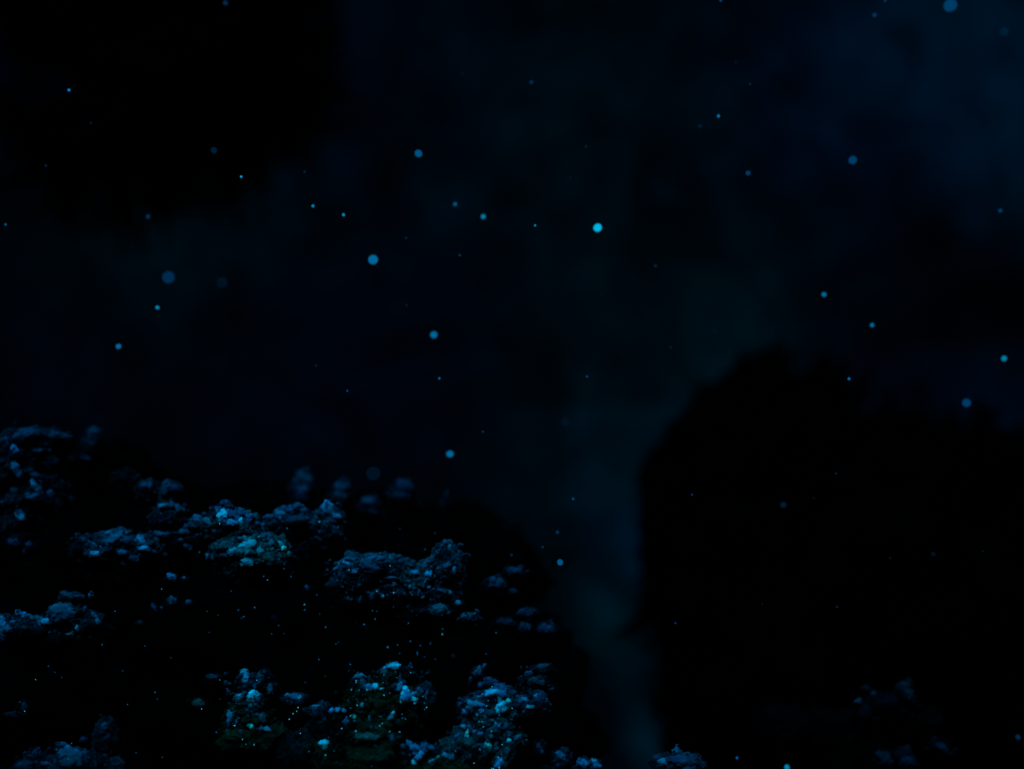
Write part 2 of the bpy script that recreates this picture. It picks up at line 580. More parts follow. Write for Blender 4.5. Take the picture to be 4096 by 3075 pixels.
# ------------------------------------------------------------------ lit outcrops, far ones first
G_BACK = 'blurred knobs along the far ridge'
for (x, y, rx, ry, lev, lab) in [
    (1212, 1945, 50, 50, 2, 'tallest blurred blue rock knob, standing on the ridge above the bright outcrops'),
    (1368, 1965, 45, 36, 2, 'blurred blue rock knob just right of the tallest one on the far ridge'),
    (1481, 2022, 48, 30, 2, 'low wide hazy rock knob between two taller ones on the far ridge'),
    (1615, 1962, 52, 36, 2, 'hazy rock knob near the right end of the far ridge'),
    (1785, 2000, 20, 26, 1, 'small faint rock knob at the far right end of the ridge'),
    (377, 1755, 40, 34, 2, 'lone soft blue rock knob above the upper left outcrop'),
]:
    outcrop('small_boulder', lab, 'rock', 8.9, [(x + rx * .15, y - 4, rx * .62, ry * 1.1, 0, 'dim'), (x - rx * .35, y + ry * .5, rx * .75, ry * .8, .1, 'dim'), (x + rx * .5, y + ry * .6, rx * .5, ry * .6, .05, 'dim'), (x + rx * .4, y + ry * 1.5, rx * .7, ry * .8, .1, 'dim')],
            [(x, y - ry * .45, rx * .6, ry * .6, rng.uniform(-.4, .4), lev), (x - rx * .1, y + ry * .5, rx * .6, ry * .5, .2, lev), (x - rx * .4, y + ry * .2, rx * .4, ry * .3, .3, max(1, lev - 1)),
             (x + rx * .35, y - ry * .05, rx * .35, ry * .4, -.3, max(1, lev - 1))], hue=.1, body='dim', group=G_BACK)

outcrop('rock_outcrop', 'dim ragged rock outcrop at the left edge, highest of the lit rocks', 'rock', 8.3,
        [(110, 1775, 90, 60, 0, 'dim'), (215, 1775, 60, 50, .1, 'dim'), (90, 1880, 130, 80, 0, 'dim'), (150, 1980, 110, 80, 0, 'dim'),
         (70, 2080, 110, 70, 0, 'dim'), (80, 2180, 90, 50, -.1, 'faint'), (330, 1830, 50, 40, .1, 'faint')],
        [(105, 1742, 40, 22, -.2, 2), (217, 1745, 45, 18, .2, 2), (57, 1791, 12, 14, 0, 4), (20, 1770, 25, 18, 0, 2), (127, 1775, 7, 5, 0, 3), (182, 1776, 6, 5, 0, 3),
         (68, 1878, 10, 24, -.4, 3), (85, 1905, 16, 14, .4, 2), (150, 1943, 12, 30, -.35, 4), (130, 1984, 24, 12, .3, 3), (217, 1905, 14, 16, .3, 2),
         (203, 1975, 12, 12, 0, 3), (222, 2046, 6, 18, -.6, 2), (84, 2062, 20, 11, .6, 4), (52, 2168, 20, 12, .2, 2), (117, 2179, 12, 9, .5, 2),
         (98, 2206, 7, 8, 0, 2), (340, 1828, 16, 9, .6, 2), (10, 1842, 14, 8, 0, 2), (55, 1960, 14, 8, .3, 2), (140, 1900, 20, 8, .4, 2)]
        + line([(130, 1803), (180, 1798), (240, 1806)], 8, 3) + fleck(0, 1820, 230, 2060, 34, 2, (3, 7)), hue=.08)

outcrop('rock_outcrop', 'rounded dark boulder with blue lit rim under a faint bumpy crest, beside the brightest outcrop', 'rock', 7.9,
        [(678, 2068, 62, 52, 0, 'dim'), (684, 1965, 42, 34, .2, 'blue'), (590, 1960, 44, 36, .2, 'dim'), (720, 2150, 60, 40, .0, 'dim'), (500, 1930, 50, 50, .3, 'faint'), (640, 2150, 70, 40, 0, 'faint')],
        line([(640, 2026), (668, 2014), (700, 2012), (722, 2030), (734, 2060)], 11, 3) +
        [(652, 2022, 16, 9, 0, 4), (684, 1950, 26, 14, .3, 2), (700, 1968, 14, 10, .5, 2), (575, 1943, 14, 12, 0, 2), (600, 1943, 9, 15, 0, 3), (505, 1974, 6, 8, .9, 3),
         (743, 2111, 15, 14, .5, 3), (716, 2036, 14, 9, .8, 3), (629, 2003, 12, 9, 0, 2), (548, 1990, 6, 5, 0, 2), (670, 2090, 20, 12, .2, 1), (490, 1905, 9, 12, 0, 1)]
        + line([(613, 2133), (660, 2133), (710, 2130), (754, 2127)], 10, 3) + line([(716, 2155), (745, 2180), (781, 2203)], 8, 3)
        + fleck(600, 2010, 750, 2180, 26, 2, (3, 6)) + fleck(570, 1930, 700, 2000, 12, 2, (3, 6)), hue=.12)

outcrop('rock_ledge', 'flat blue streaked rock ledge left of the brightest outcrop', 'rock', 7.6,
        [(450, 2185, 130, 50, 0, 'blue'), (560, 2195, 75, 42, 0, 'blue'), (350, 2190, 60, 40, 0, 'dim'), (520, 2250, 60, 40, 0, 'dim'), (470, 2290, 120, 40, .1, 'faint')],
        line([(304, 2138), (347, 2160), (385, 2184)], 9, 3) + line([(429, 2130), (461, 2130), (521, 2128)], 8, 3) +
        [(440, 2131, 15, 6, 0, 4), (564, 2163, 20, 10, .5, 4), (575, 2193, 22, 9, .2, 4), (610, 2203, 18, 8, .2, 4), (380, 2214, 14, 9, 0, 4), (385, 2184, 16, 8, 0, 3), (486, 2209, 16, 9, 0, 3),
         (496, 2252, 8, 12, -.6, 3), (455, 2165, 34, 18, -.3, 3), (500, 2160, 30, 14, .2, 2), (430, 2195, 26, 12, 0, 2), (540, 2230, 26, 10, .3, 2), (412, 2230, 10, 6, 0, 2)]
        + fleck(300, 2140, 620, 2260, 60, 2, (3, 7)), hue=.15)

outcrop('rock_outcrop', 'brightest craggy outcrop, cyan lit with a green glint at its middle, upper left centre', 'rock', 7.0,
        [(940, 2105, 95, 52, .1, 'teal'), (880, 2070, 50, 40, .1, 'blue'), (1000, 2110, 55, 45, .1, 'teal'), (800, 2090, 36, 26, .15, 'blue'), (1010, 2215, 120, 62, -.1, 'teal'),
         (1100, 2215, 62, 60, -.1, 'teal'), (905, 2222, 55, 28, 0, 'blue'), (1040, 2280, 90, 45, 0, 'dim'), (930, 2280, 60, 30, .05, 'dim'), (1120, 2300, 40, 50, .05, 'dim'), (905, 2025, 22, 20, .15, 'blue')],
        [(907, 2018, 18, 15, .3, 3, 0), (925, 2035, 14, 12, 0, 3, 0), (868, 2034, 26, 7, .1, 3, 0), (890, 2062, 17, 20, .5, 5, .25), (880, 2050, 20, 12, .2, 4, .1), (930, 2050, 18, 14, .3, 3, 0), (961, 2083, 9, 12, .1, 5, .3),
         (965, 2050, 14, 13, 0, 3, 0), (955, 2035, 16, 5, 0, 3, 0), (998, 2070, 15, 14, .2, 3, 0), (930, 2090, 26, 9, 0, 4, .1), (945, 2072, 20, 10, .4, 3, 0), (795, 2075, 17, 12, .2, 3), (835, 2083, 24, 9, .3, 3), (812, 2095, 14, 10, .3, 2),
         (862, 2123, 9, 6, 0, 3), (1050, 2100, 10, 8, .7, 3, .05)] + line([(1018, 2086), (1040, 2093), (1052, 2108), (1053, 2125)], 8, 3, .05)
        + [(998, 2184, 13, 9, .7, 5, .95), (1008, 2198, 14, 11, .4, 5, .95), (998, 2190, 34, 26, .4, 4, .5), (979, 2160, 16, 14, .6, 4, .4), (962, 2156, 14, 7, .2, 3, .3), (1135, 2192, 9, 8, 0, 5, .9), (1123, 2174, 14, 7, .6, 4, .4),
           (1154, 2217, 8, 11, .3, 4, .5), (1117, 2213, 7, 7, 0, 4, .6), (1087, 2199, 8, 10, 0, 4, .5), (1087, 2172, 10, 14, 0, 3, .4), (1039, 2150, 8, 6, 0, 4, .5), (1065, 2148, 22, 14, .2, 3, .3), (930, 2206, 18, 12, -.3, 4, .4),
           (900, 2218, 18, 9, -.2, 3, .3), (918, 2237, 10, 7, -.5, 3, .3), (990, 2249, 22, 10, .3, 4, .5), (995, 2256, 12, 9, 0, 5, .6), (925, 2287, 22, 7, -.3, 2, .3), (833, 2226, 8, 11, -.3, 4, .2), (852, 2228, 8, 10, .2, 3, .2),
           (1040, 2294, 7, 8, 0, 3, .3), (1033, 2261, 12, 7, .4, 3, .3), (1136, 2280, 6, 4, 0, 4, .4), (1138, 2268, 5, 6, 0, 3, .4), (1155, 2295, 6, 9, -.3, 2, .3), (1108, 2381, 6, 6, 0, 4, .2), (1070, 2235, 30, 20, .2, 2, .5)]
        + fleck(870, 2140, 1150, 2300, 110, 3, (2.5, 6), .35) + fleck(780, 2070, 1040, 2140, 50, 2, (2.5, 6), .25), hue=.2)

outcrop('rock_outcrop', 'soft blue double humped outcrop directly right of the brightest one', 'rock', 7.7,
        [(1170, 2090, 85, 50, .1, 'blue'), (1210, 2160, 75, 65, .15, 'dim'), (1320, 2070, 50, 50, .1, 'blue'), (1310, 2140, 60, 50, .1, 'dim'), (1260, 2210, 60, 40, .2, 'faint')],
        line([(1063, 2072), (1100, 2062), (1130, 2045)], 11, 3, .1) + [(1122, 2056, 22, 12, -.2, 4), (1139, 2034, 13, 10, 0, 3), (1188, 2026, 14, 14, 0, 3), (1165, 2044, 24, 12, 0, 3), (1205, 2040, 24, 12, .3, 3), (1232, 2056, 12, 18, -.4, 2),
         (1311, 2030, 22, 20, .2, 4), (1325, 2050, 24, 12, .6, 3), (1347, 2064, 16, 9, .3, 4), (1302, 2045, 12, 18, 0, 3), (1361, 2133, 11, 9, .6, 3), (1340, 2120, 16, 14, 0, 2), (1180, 2080, 50, 16, -.1, 2), (1150, 2110, 9, 6, 0, 3),
         (1300, 2190, 10, 8, 0, 2), (1240, 2100, 30, 20, 0, 2), (1310, 2095, 20, 14, 0, 2)]
        + line([(1226, 2151), (1260, 2148), (1297, 2157)], 7, 3) + fleck(1090, 2050, 1380, 2200, 70, 2, (3, 7)), hue=.15)

outcrop('rock_outcrop', 'wide craggy outcrop in the middle with a sharp peak at its right end', 'rock', 7.2,
        [(1440, 2290, 105, 62, 0, 'blue'), (1560, 2300, 110, 70, .1, 'blue'), (1690, 2310, 90, 60, .05, 'teal'), (1790, 2270, 62, 90, 0, 'blue'), (1785, 2200, 34, 34, 0, 'blue'), (1530, 2370, 110, 50, 0, 'dim'), (1760, 2400, 85, 60, 0, 'dim'),
         (1757, 2438, 40, 26, -.1, 'blue'), (1600, 2420, 130, 55, .1, 'faint'), (1440, 2390, 90, 60, .1, 'faint')],
        line([(1340, 2278), (1360, 2248), (1382, 2230), (1424, 2232)], 9, 3) + line([(1440, 2245), (1480, 2220), (1510, 2214), (1552, 2218), (1562, 2240)], 10, 3) + line([(1566, 2247), (1610, 2248), (1640, 2256), (1665, 2274)], 11, 2)
        + line([(1690, 2270), (1725, 2240), (1750, 2204), (1785, 2164)], 9, 3) + line([(1785, 2164), (1813, 2183), (1845, 2215), (1884, 2222)], 7, 2) +
        [(1417, 2286, 12, 9, .3, 4), (1385, 2252, 18, 6, .3, 4), (1405, 2262, 7, 14, -.3, 3), (1545, 2247, 10, 6, 0, 3), (1500, 2235, 34, 12, 0, 3), (1480, 2270, 40, 22, .1, 2), (1560, 2309, 22, 4, -.1, 4), (1530, 2324, 20, 4, -.1, 4), (1575, 2337, 9, 9, .3, 4, .3),
         (1509, 2363, 9, 6, 0, 4), (1530, 2383, 9, 6, .5, 4, .4), (1490, 2380, 12, 12, .2, 3), (1443, 2393, 6, 16, .2, 3), (1640, 2346, 6, 7, 0, 4), (1660, 2347, 9, 8, .3, 4), (1714, 2346, 9, 5, .3, 4), (1796, 2367, 10, 7, 0, 4), (1799, 2187, 7, 10, .2, 4, .4),
         (1817, 2282, 7, 12, 0, 4), (1790, 2262, 16, 8, 0, 3), (1660, 2290, 14, 9, 0, 4), (1715, 2295, 14, 10, .3, 4), (1770, 2360, 24, 5, .1, 3), (1700, 2330, 5, 16, .3, 3), (1675, 2365, 6, 14, .2, 3), (1831, 2409, 12, 7, .2, 4), (1835, 2340, 9, 12, 0, 3),
         (1757, 2436, 28, 18, .2, 3, .35), (1735, 2445, 14, 12, .2, 2, .4), (1782, 2445, 14, 10, .5, 3, .3)] + line([(1778, 2310), (1810, 2318), (1845, 2333)], 6, 4)
        + line([(1500, 2350), (1560, 2340)], 6, 3) + fleck(1350, 2240, 1850, 2400, 170, 3, (2.5, 6), .25) + fleck(1420, 2380, 1850, 2520, 40, 2, (2.5, 5), .4), hue=.18)

outcrop('rock_spur', 'thin forked rock spur pointing right below the peaked middle outcrop', 'rock', 7.1,
        [(1870, 2468, 46, 16, 0, 'blue'), (1840, 2500, 40, 26, .1, 'faint')],
        line([(1828, 2474), (1860, 2462), (1900, 2447), (1914, 2442)], 8, 3, .3) + line([(1880, 2462), (1895, 2485)], 6, 3, .3) + fleck(1830, 2450, 1910, 2500, 14, 2, (3, 5)), hue=.25)

G_SMALL = 'small dim knobs right of the middle outcrop'
for (x, y, rx, ry, lab) in [
    (2054, 2285, 44, 18, 'flat dim blue knob, highest of the small ones right of the peaked outcrop'),
    (1985, 2335, 46, 26, 'dim crumbly rock knob between the peaked outcrop and the flat knob'),
    (2050, 2364, 24, 12, 'tiny dim blue rock knob just below the flat one'),
    (2104, 2452, 40, 18, 'dim blue spiky rock knob above the rightmost round knob'),
    (2185, 2515, 42, 24, 'round dim blue knob farthest right in the row of small knobs'),
    (2100, 2510, 32, 24, 'dim blue rock knob touching the left side of the rightmost round knob'),
    (2020, 2488, 42, 16, 'long low rock knob at the left end of the small knob row'),
]:
    outcrop('small_boulder', lab, 'rock', 7.9, [(x, y + 3, rx, ry * 1.2, 0, 'dim'), (x - rx * .7, y + ry * 1.1, rx * .7, ry * .8, .05, 'faint')],
            [(x - rx * .3, y - ry * .2, rx * .45, ry * .6, 0, 2), (x + rx * .3, y - ry * .1, rx * .45, ry * .6, .2, 2), (x + rx * .1, y + ry * .3, rx * .3, ry * .3, .2, 2), (x + rx * .05, y - ry * .3, 7, 5, 0, 3)]
            + fleck(x - rx * .8, y - ry * .7, x + rx * .8, y + ry * .7, 8, 2, (3, 6)), hue=.05, body='dim', group=G_SMALL)

outcrop('rock_ledge', 'low rock ledge with a smooth pale dome, at the left edge below the dark gap', 'rock', 6.9,
        [(255, 2462, 66, 38, 0, 'blue'), (130, 2500, 110, 34, 0, 'dim'), (340, 2490, 66, 44, 0, 'dim'), (5, 2510, 30, 45, 0, 'blue'), (250, 2530, 150, 36, .05, 'faint'), (60, 2550, 110, 34, .05, 'faint'), (280, 2390, 46, 18, .1, 'dim')],
        line([(62, 2447), (85, 2452), (108, 2460)], 9, 4) + line([(110, 2462), (152, 2472), (200, 2486)], 8, 3) + [(185, 2482, 18, 9, 0, 4), (170, 2488, 22, 9, .2, 3), (293, 2419, 9, 8, .5, 4), (258, 2448, 46, 22, 0, 3, .25), (240, 2460, 38, 22, 0, 2, .2),
         (339, 2433, 6, 8, .3, 3), (4, 2498, 20, 32, -.3, 4), (46, 2536, 20, 8, .5, 3), (279, 2533, 17, 6, -.4, 4, .3), (307, 2509, 6, 8, 0, 4, .4), (51, 2487, 10, 6, 0, 3), (271, 2381, 28, 9, .4, 2), (364, 2376, 8, 8, .4, 3), (310, 2383, 18, 4, 0, 2), (12, 2610, 14, 7, .3, 2)]
        + line([(369, 2452), (388, 2472), (404, 2504)], 8, 3) + fleck(20, 2460, 400, 2550, 50, 2, (3, 6)), hue=.15)

G_CHIP = 'small lit chips on the dark slope'
for (x, y, rx, ry, t, lev, lab) in [
    (687, 2307, 15, 9, .6, 4, 'blue streak shaped stone alone on the dark slope below the rounded boulder'),
    (736, 2312, 8, 5, 0, 3, 'tiny blue stone right of the streak shaped stone'),
    (689, 2402, 14, 13, .5, 3, 'largest single blue stone on the dark slope, below the streak shaped one'),
    (754, 2407, 9, 9, .4, 3, 'ragged blue stone just right of the largest one on the dark slope'),
    (616, 2428, 5, 12, -.5, 3, 'thin slanted blue sliver left of the largest stone on the dark slope'),
    (646, 2431, 7, 5, 0, 2, 'tiny dim stone between the slanted sliver and the largest stone'),
    (1100, 2470, 14, 8, .7, 3, 'oblong blue stone alone in the dark below the brightest outcrop'),
    (1228, 2351, 6, 10, -.4, 3, 'upright oval blue stone right of the brightest outcrop foot'),
    (560, 2489, 8, 6, 0, 2, 'faint lone stone low on the dark left slope'),
    (1816, 2622, 8, 7, .4, 2, 'faint stone in the dark between the middle outcrop and the bottom rocks'),
]:
    outcrop('lit_stone', lab, 'stone', 7.3, [(x, y + ry, rx * 1.6 + 6, ry * 1.5 + 5, .05, 'faint')], [(x, y, rx, ry, t, lev), (x + rx, y + ry * .8, rx * .4, ry * .4, t, max(1, lev - 1))], hue=.1, body='faint', group=G_CHIP)

outcrop('rock_outcrop', 'lumpy outcrop of bright cyan knobs low at left centre', 'rock', 6.4,
        [(990, 2730, 40, 34, 0, 'dim'), (1000, 2800, 56, 40, 0, 'teal'), (1070, 2740, 34, 46, .1, 'dim'), (1000, 2860, 80, 44, 0, 'green'), (930, 2880, 38, 40, 0, 'green'), (1010, 2940, 120, 50, 0, 'green'), (800, 2815, 40, 22, .1, 'faint'), (1170, 2795, 48, 22, .1, 'dim'),
         (852, 2710, 34, 14, .1, 'faint')],
        [(977, 2689, 13, 11, .2, 4), (985, 2712, 12, 14, .5, 4), (998, 2722, 14, 8, .6, 3), (1020, 2745, 6, 7, 0, 3), (977, 2779, 26, 7, -.1, 4, .3), (1009, 2777, 16, 17, .3, 5, .4), (1031, 2783, 9, 14, -.2, 4, .3), (1003, 2790, 12, 12, 0, 4, .5), (1080, 2756, 11, 18, -.4, 3),
         (1058, 2688, 9, 8, 0, 2), (1036, 2712, 14, 16, .3, 2), (920, 2857, 12, 13, .2, 4), (917, 2886, 8, 12, 0, 3), (948, 2884, 7, 12, .4, 3), (1012, 2901, 10, 10, .4, 5, 1.0), (1000, 2898, 16, 5, .1, 4, .5), (1042, 2908, 11, 13, -.3, 4), (1068, 2914, 12, 7, .5, 4),
         (1020, 2851, 13, 8, .5, 3), (1004, 2820, 9, 6, 0, 3), (852, 2705, 22, 7, .1, 2), (798, 2812, 20, 10, 0, 2, .8), (1150, 2779, 10, 6, .2, 4), (1178, 2784, 22, 8, .2, 3), (1195, 2790, 9, 9, .2, 4), (990, 2836, 6, 6, 0, 3), (1050, 2870, 12, 16, -.4, 2, .4), (912, 2760, 4, 10, -.5, 3),
         (1158, 3035, 26, 7, -.5, 2, .5)] + fleck(900, 2680, 1090, 2930, 60, 2, (2.5, 5.5), .35), hue=.2)

outcrop('green_rock', 'dark green algae covered rock with bright cyan ragged rim, bottom centre left', 'rock', 6.1,
        [(1565, 2715, 38, 48, 0, 'green'), (1470, 2810, 92, 70, 0, 'green'), (1590, 2830, 105, 75, 0, 'green'), (1680, 2800, 50, 55, .05, 'dim'), (1440, 2740, 38, 38, .1, 'dim'), (1520, 2900, 130, 70, 0, 'green'), (1630, 2900, 50, 45, 0, 'green'), (1380, 2920, 110, 70, 0, 'faint'),
         (1370, 2860, 40, 34, .05, 'green'), (1450, 3010, 190, 80, 0, 'green'), (1250, 2990, 130, 70, .1, 'faint'), (1290, 2840, 50, 26, .1, 'dim'), (1615, 2700, 34, 30, .1, 'faint')],
        [(1575, 2663, 24, 10, .05, 5, .3), (1562, 2664, 16, 9, 0, 4), (1536, 2683, 13, 10, -.5, 3, .3), (1437, 2703, 18, 8, -.2, 4), (1455, 2733, 10, 15, -.4, 3), (1476, 2747, 18, 9, .1, 4), (1501, 2744, 11, 9, .1, 5, .4), (1478, 2752, 7, 7, 0, 5, .5), (1597, 2712, 5, 13, .1, 4),
         (1590, 2743, 20, 15, -.3, 4), (1583, 2750, 14, 6, -.4, 5, .35), (1609, 2731, 11, 12, .2, 3, 0), (1605, 2755, 14, 10, 0, 4, .1), (1624, 2757, 15, 9, .6, 5, .2), (1611, 2780, 8, 14, 0, 5, .35), (1620, 2790, 9, 12, 0, 4), (1632, 2783, 16, 12, .2, 4, .1), (1648, 2776, 13, 7, -.3, 4),
         (1656, 2795, 9, 7, .4, 5, .7), (1664, 2800, 8, 9, .2, 4, .4)] + line([(1670, 2748), (1688, 2758), (1702, 2785), (1707, 2798)], 7, 3, .05) + [(1675, 2758, 6, 12, 0, 3, 0), (1707, 2772, 4, 10, .3, 3),
         (1572, 2853, 6, 12, .5, 5, .35), (1562, 2868, 11, 6, -.5, 4, .3), (1416, 2858, 6, 8, 0, 5, .8), (1420, 2866, 7, 6, .3, 5, .8), (1479, 2870, 5, 8, -.4, 3), (1448, 2820, 6, 8, .3, 4, .5), (1525, 2754, 10, 4, -.2, 4, .5)]
        + line([(1322, 2844), (1345, 2836), (1367, 2833), (1383, 2850), (1391, 2872), (1382, 2887)], 9, 4, .15) + [(1380, 2886, 12, 5, -.1, 4), (1269, 2822, 20, 4, 0, 3), (1256, 2832, 8, 9, .4, 3), (1294, 2868, 8, 14, 0, 3), (1297, 2970, 18, 9, .1, 5, .5), (1300, 2984, 8, 12, 0, 4, .6),
         (1467, 2947, 34, 12, 0, 2, .6), (1568, 2950, 10, 12, -.4, 3), (1618, 2728, 12, 8, .6, 2), (1640, 2665, 8, 14, .2, 2), (1560, 2700, 12, 10, 0, 1, .8)] + fleck(1390, 2680, 1720, 2950, 110, 2, (2, 4.5), .5) + fleck(1250, 2850, 1600, 3060, 30, 1, (3, 8), .8), hue=.2)

outcrop('rock_outcrop', 'small clump of blue knobs touching the bottom edge right of the green rock', 'rock', 5.9,
        [(1660, 3010, 60, 40, 0, 'dim'), (1720, 3005, 36, 26, .05, 'dim'), (1690, 3070, 90, 40, 0, 'green'), (1780, 3050, 50, 36, 0, 'green')],
        line([(1608, 2989), (1618, 2970), (1635, 2960)], 8, 3) + [(1638, 2972, 14, 9, .6, 4), (1660, 2990, 18, 11, .5, 4), (1678, 3012, 18, 10, .3, 4), (1672, 3028, 14, 10, 0, 4), (1658, 3048, 11, 9, 0, 5, .4), (1697, 2990, 16, 13, 0, 3, 0), (1722, 2988, 14, 7, .3, 3, 0), (1700, 2976, 9, 8, 0, 3, 0),
         (1792, 3014, 20, 9, -.1, 4, .2), (1806, 3024, 8, 11, -.4, 4), (1770, 3010, 9, 6, .4, 3)] + line([(1714, 3047), (1735, 3036), (1755, 3024)], 5, 4, .4) + fleck(1610, 2970, 1800, 3060, 36, 2, (2.5, 5), .3), hue=.15)

outcrop('rock_outcrop', 'tall jagged outcrop of bright blue ledges at bottom centre', 'rock', 6.1,
        [(1955, 2745, 44, 28, .1, 'dim'), (1990, 2775, 60, 36, .05, 'blue'), (1900, 2820, 55, 34, 0, 'blue'), (1970, 2840, 95, 62, .05, 'teal'), (2100, 2815, 60, 34, .1, 'blue'), (2150, 2810, 40, 44, .1, 'blue'), (2120, 2860, 55, 40, .15, 'faint'), (1950, 2920, 90, 60, 0, 'teal'),
         (1880, 2980, 110, 60, 0, 'teal'), (1850, 3050, 130, 50, 0, 'green'), (1990, 3000, 60, 70, 0, 'teal'), (2060, 2955, 40, 24, .05, 'teal'), (1915, 2690, 24, 24, .15, 'dim')],
        [(1930, 2722, 18, 9, -.3, 3, 0), (1955, 2716, 20, 7, .1, 3, 0), (1975, 2728, 12, 12, .6, 3, 0), (1960, 2732, 16, 9, .1, 2, 0), (1920, 2740, 8, 7, 0, 3, .1), (1997, 2748, 24, 10, .4, 3, 0), (2015, 2756, 16, 9, .3, 3, 0), (1985, 2755, 20, 8, 0, 3, 0)]
        + line([(1905, 2789), (1940, 2776), (1979, 2762)], 9, 4, .15) + [(1965, 2768, 24, 10, -.3, 5, .15), (2005, 2772, 20, 9, .2, 4, .15), (1902, 2774, 10, 6, -.1, 3), (1920, 2764, 18, 5, -.2, 3), (1990, 2768, 12, 9, 0, 4)]
        + [(1887, 2812, 20, 8, .3, 4, .2), (1900, 2815, 9, 13, .5, 4, .2), (1880, 2825, 14, 7, -.3, 4), (1864, 2845, 14, 9, -.1, 4, .15), (1925, 2818, 14, 6, .4, 4), (1928, 2843, 9, 8, .2, 4), (1900, 2865, 10, 10, 0, 5, .5), (2002, 2829, 15, 20, .3, 5, .4), (2010, 2812, 11, 7, 0, 5, .4),
           (2033, 2803, 9, 8, -.3, 5, .5), (2000, 2802, 7, 12, 0, 4), (2045, 2790, 8, 7, 0, 3), (2080, 2805, 18, 9, -.4, 3), (2094, 2799, 18, 10, .1, 4, .15), (2115, 2803, 16, 8, .2, 3), (2120, 2824, 15, 5, 0, 4, .3), (2150, 2783, 15, 8, -.3, 4, .1), (2166, 2793, 9, 12, .3, 3), (2180, 2800, 8, 12, 0, 3),
           (2175, 2832, 10, 6, .4, 3), (1840, 2815, 8, 8, .5, 3), (1960, 2850, 20, 10, .3, 2, .3)]
        + line([(1979, 2889), (2005, 2907), (2025, 2917), (2041, 2932)], 6, 4, .2, 1.1) + [(2066, 2947, 18, 8, -.2, 4), (2078, 2944, 9, 9, 0, 3), (2035, 2960, 9, 6, 0, 5, .4), (1953, 2980, 14, 8, .4, 5, .8), (1945, 2970, 7, 9, .3, 4, .5), (1987, 2985, 9, 11, 0, 4, .3), (1983, 2970, 6, 10, .2, 4),
           (1966, 2942, 7, 5, 0, 4, .3), (1879, 2906, 12, 5, .7, 4), (1856, 2905, 12, 6, .2, 4), (1868, 2934, 7, 11, .2, 5, .8), (1862, 2942, 9, 5, .3, 4, .5), (1896, 2926, 7, 6, -.4, 4), (1861, 2957, 9, 4, .3, 3), (1920, 2934, 9, 6, .5, 4), (2058, 2839, 7, 8, .2, 3, .3), (2025, 2900, 8, 8, 0, 3), (1953, 2918, 7, 4, 0, 3),
           (2000, 3042, 14, 8, .2, 4), (1989, 3060, 12, 9, 0, 4), (1803, 3020, 6, 18, -.5, 4), (1880, 2975, 26, 16, 0, 2, .5), (1915, 2686, 16, 15, .5, 3), (1935, 2663, 7, 10, .6, 3), (1882, 2715, 6, 9, .2, 3), (1830, 2940, 16, 6, -.5, 3), (2160, 2795, 20, 18, 0, 2)]
        + fleck(1850, 2760, 2060, 3060, 130, 3, (2.3, 5), .3) + fleck(2050, 2790, 2190, 2870, 36, 2, (2.5, 5), .2), hue=.15)

outcrop('rock_spur', 'dim blue slanting rock spur above the right end of the jagged bottom outcrop', 'rock', 6.9,
        [(2165, 2675, 36, 14, 0, 'dim'), (2140, 2725, 50, 30, 0, 'dim'), (2100, 2760, 50, 24, 0, 'faint'), (2210, 2760, 24, 12, 0, 'faint')],
        [(2165, 2664, 30, 8, -.2, 2), (2115, 2692, 14, 9, -.3, 3), (2140, 2722, 26, 13, 0, 2, .3), (2168, 2730, 10, 8, 0, 2), (2158, 2759, 9, 4, 0, 3), (2205, 2755, 12, 4, -.3, 2)] + fleck(2080, 2660, 2200, 2750, 24, 2, (2.5, 5), .3), hue=.15)

outcrop('rock_outcrop', 'soft blue mound rising from the bottom left corner with small round knobs on it', 'rock', 5.9,
        [(300, 3065, 110, 56, 0, 'dim'), (150, 3080, 110, 45, 0, 'dim'), (420, 2970, 40, 80, .1, 'dim'), (400, 3080, 90, 50, 0, 'dim')],
        [(241, 2994, 12, 8, .2, 4), (271, 2990, 11, 10, .2, 4), (306, 3004, 9, 8, .5, 4), (325, 3030, 8, 11, -.3, 4), (245, 2974, 18, 5, 0, 3), (286, 3020, 40, 18, .3, 3), (290, 3045, 50, 16, 0, 2), (418, 2906, 12, 14, .3, 3), (412, 2925, 14, 8, 0, 2), (431, 2951, 12, 14, 0, 2), (336, 2952, 12, 6, 0, 2),
         (179, 3051, 14, 5, .1, 3), (150, 3010, 12, 16, 0, 2), (100, 3060, 30, 12, 0, 2), (218, 3048, 4, 10, 0, 3)] + fleck(100, 2990, 440, 3070, 60, 2, (3, 6)), hue=.12, pale=.65)

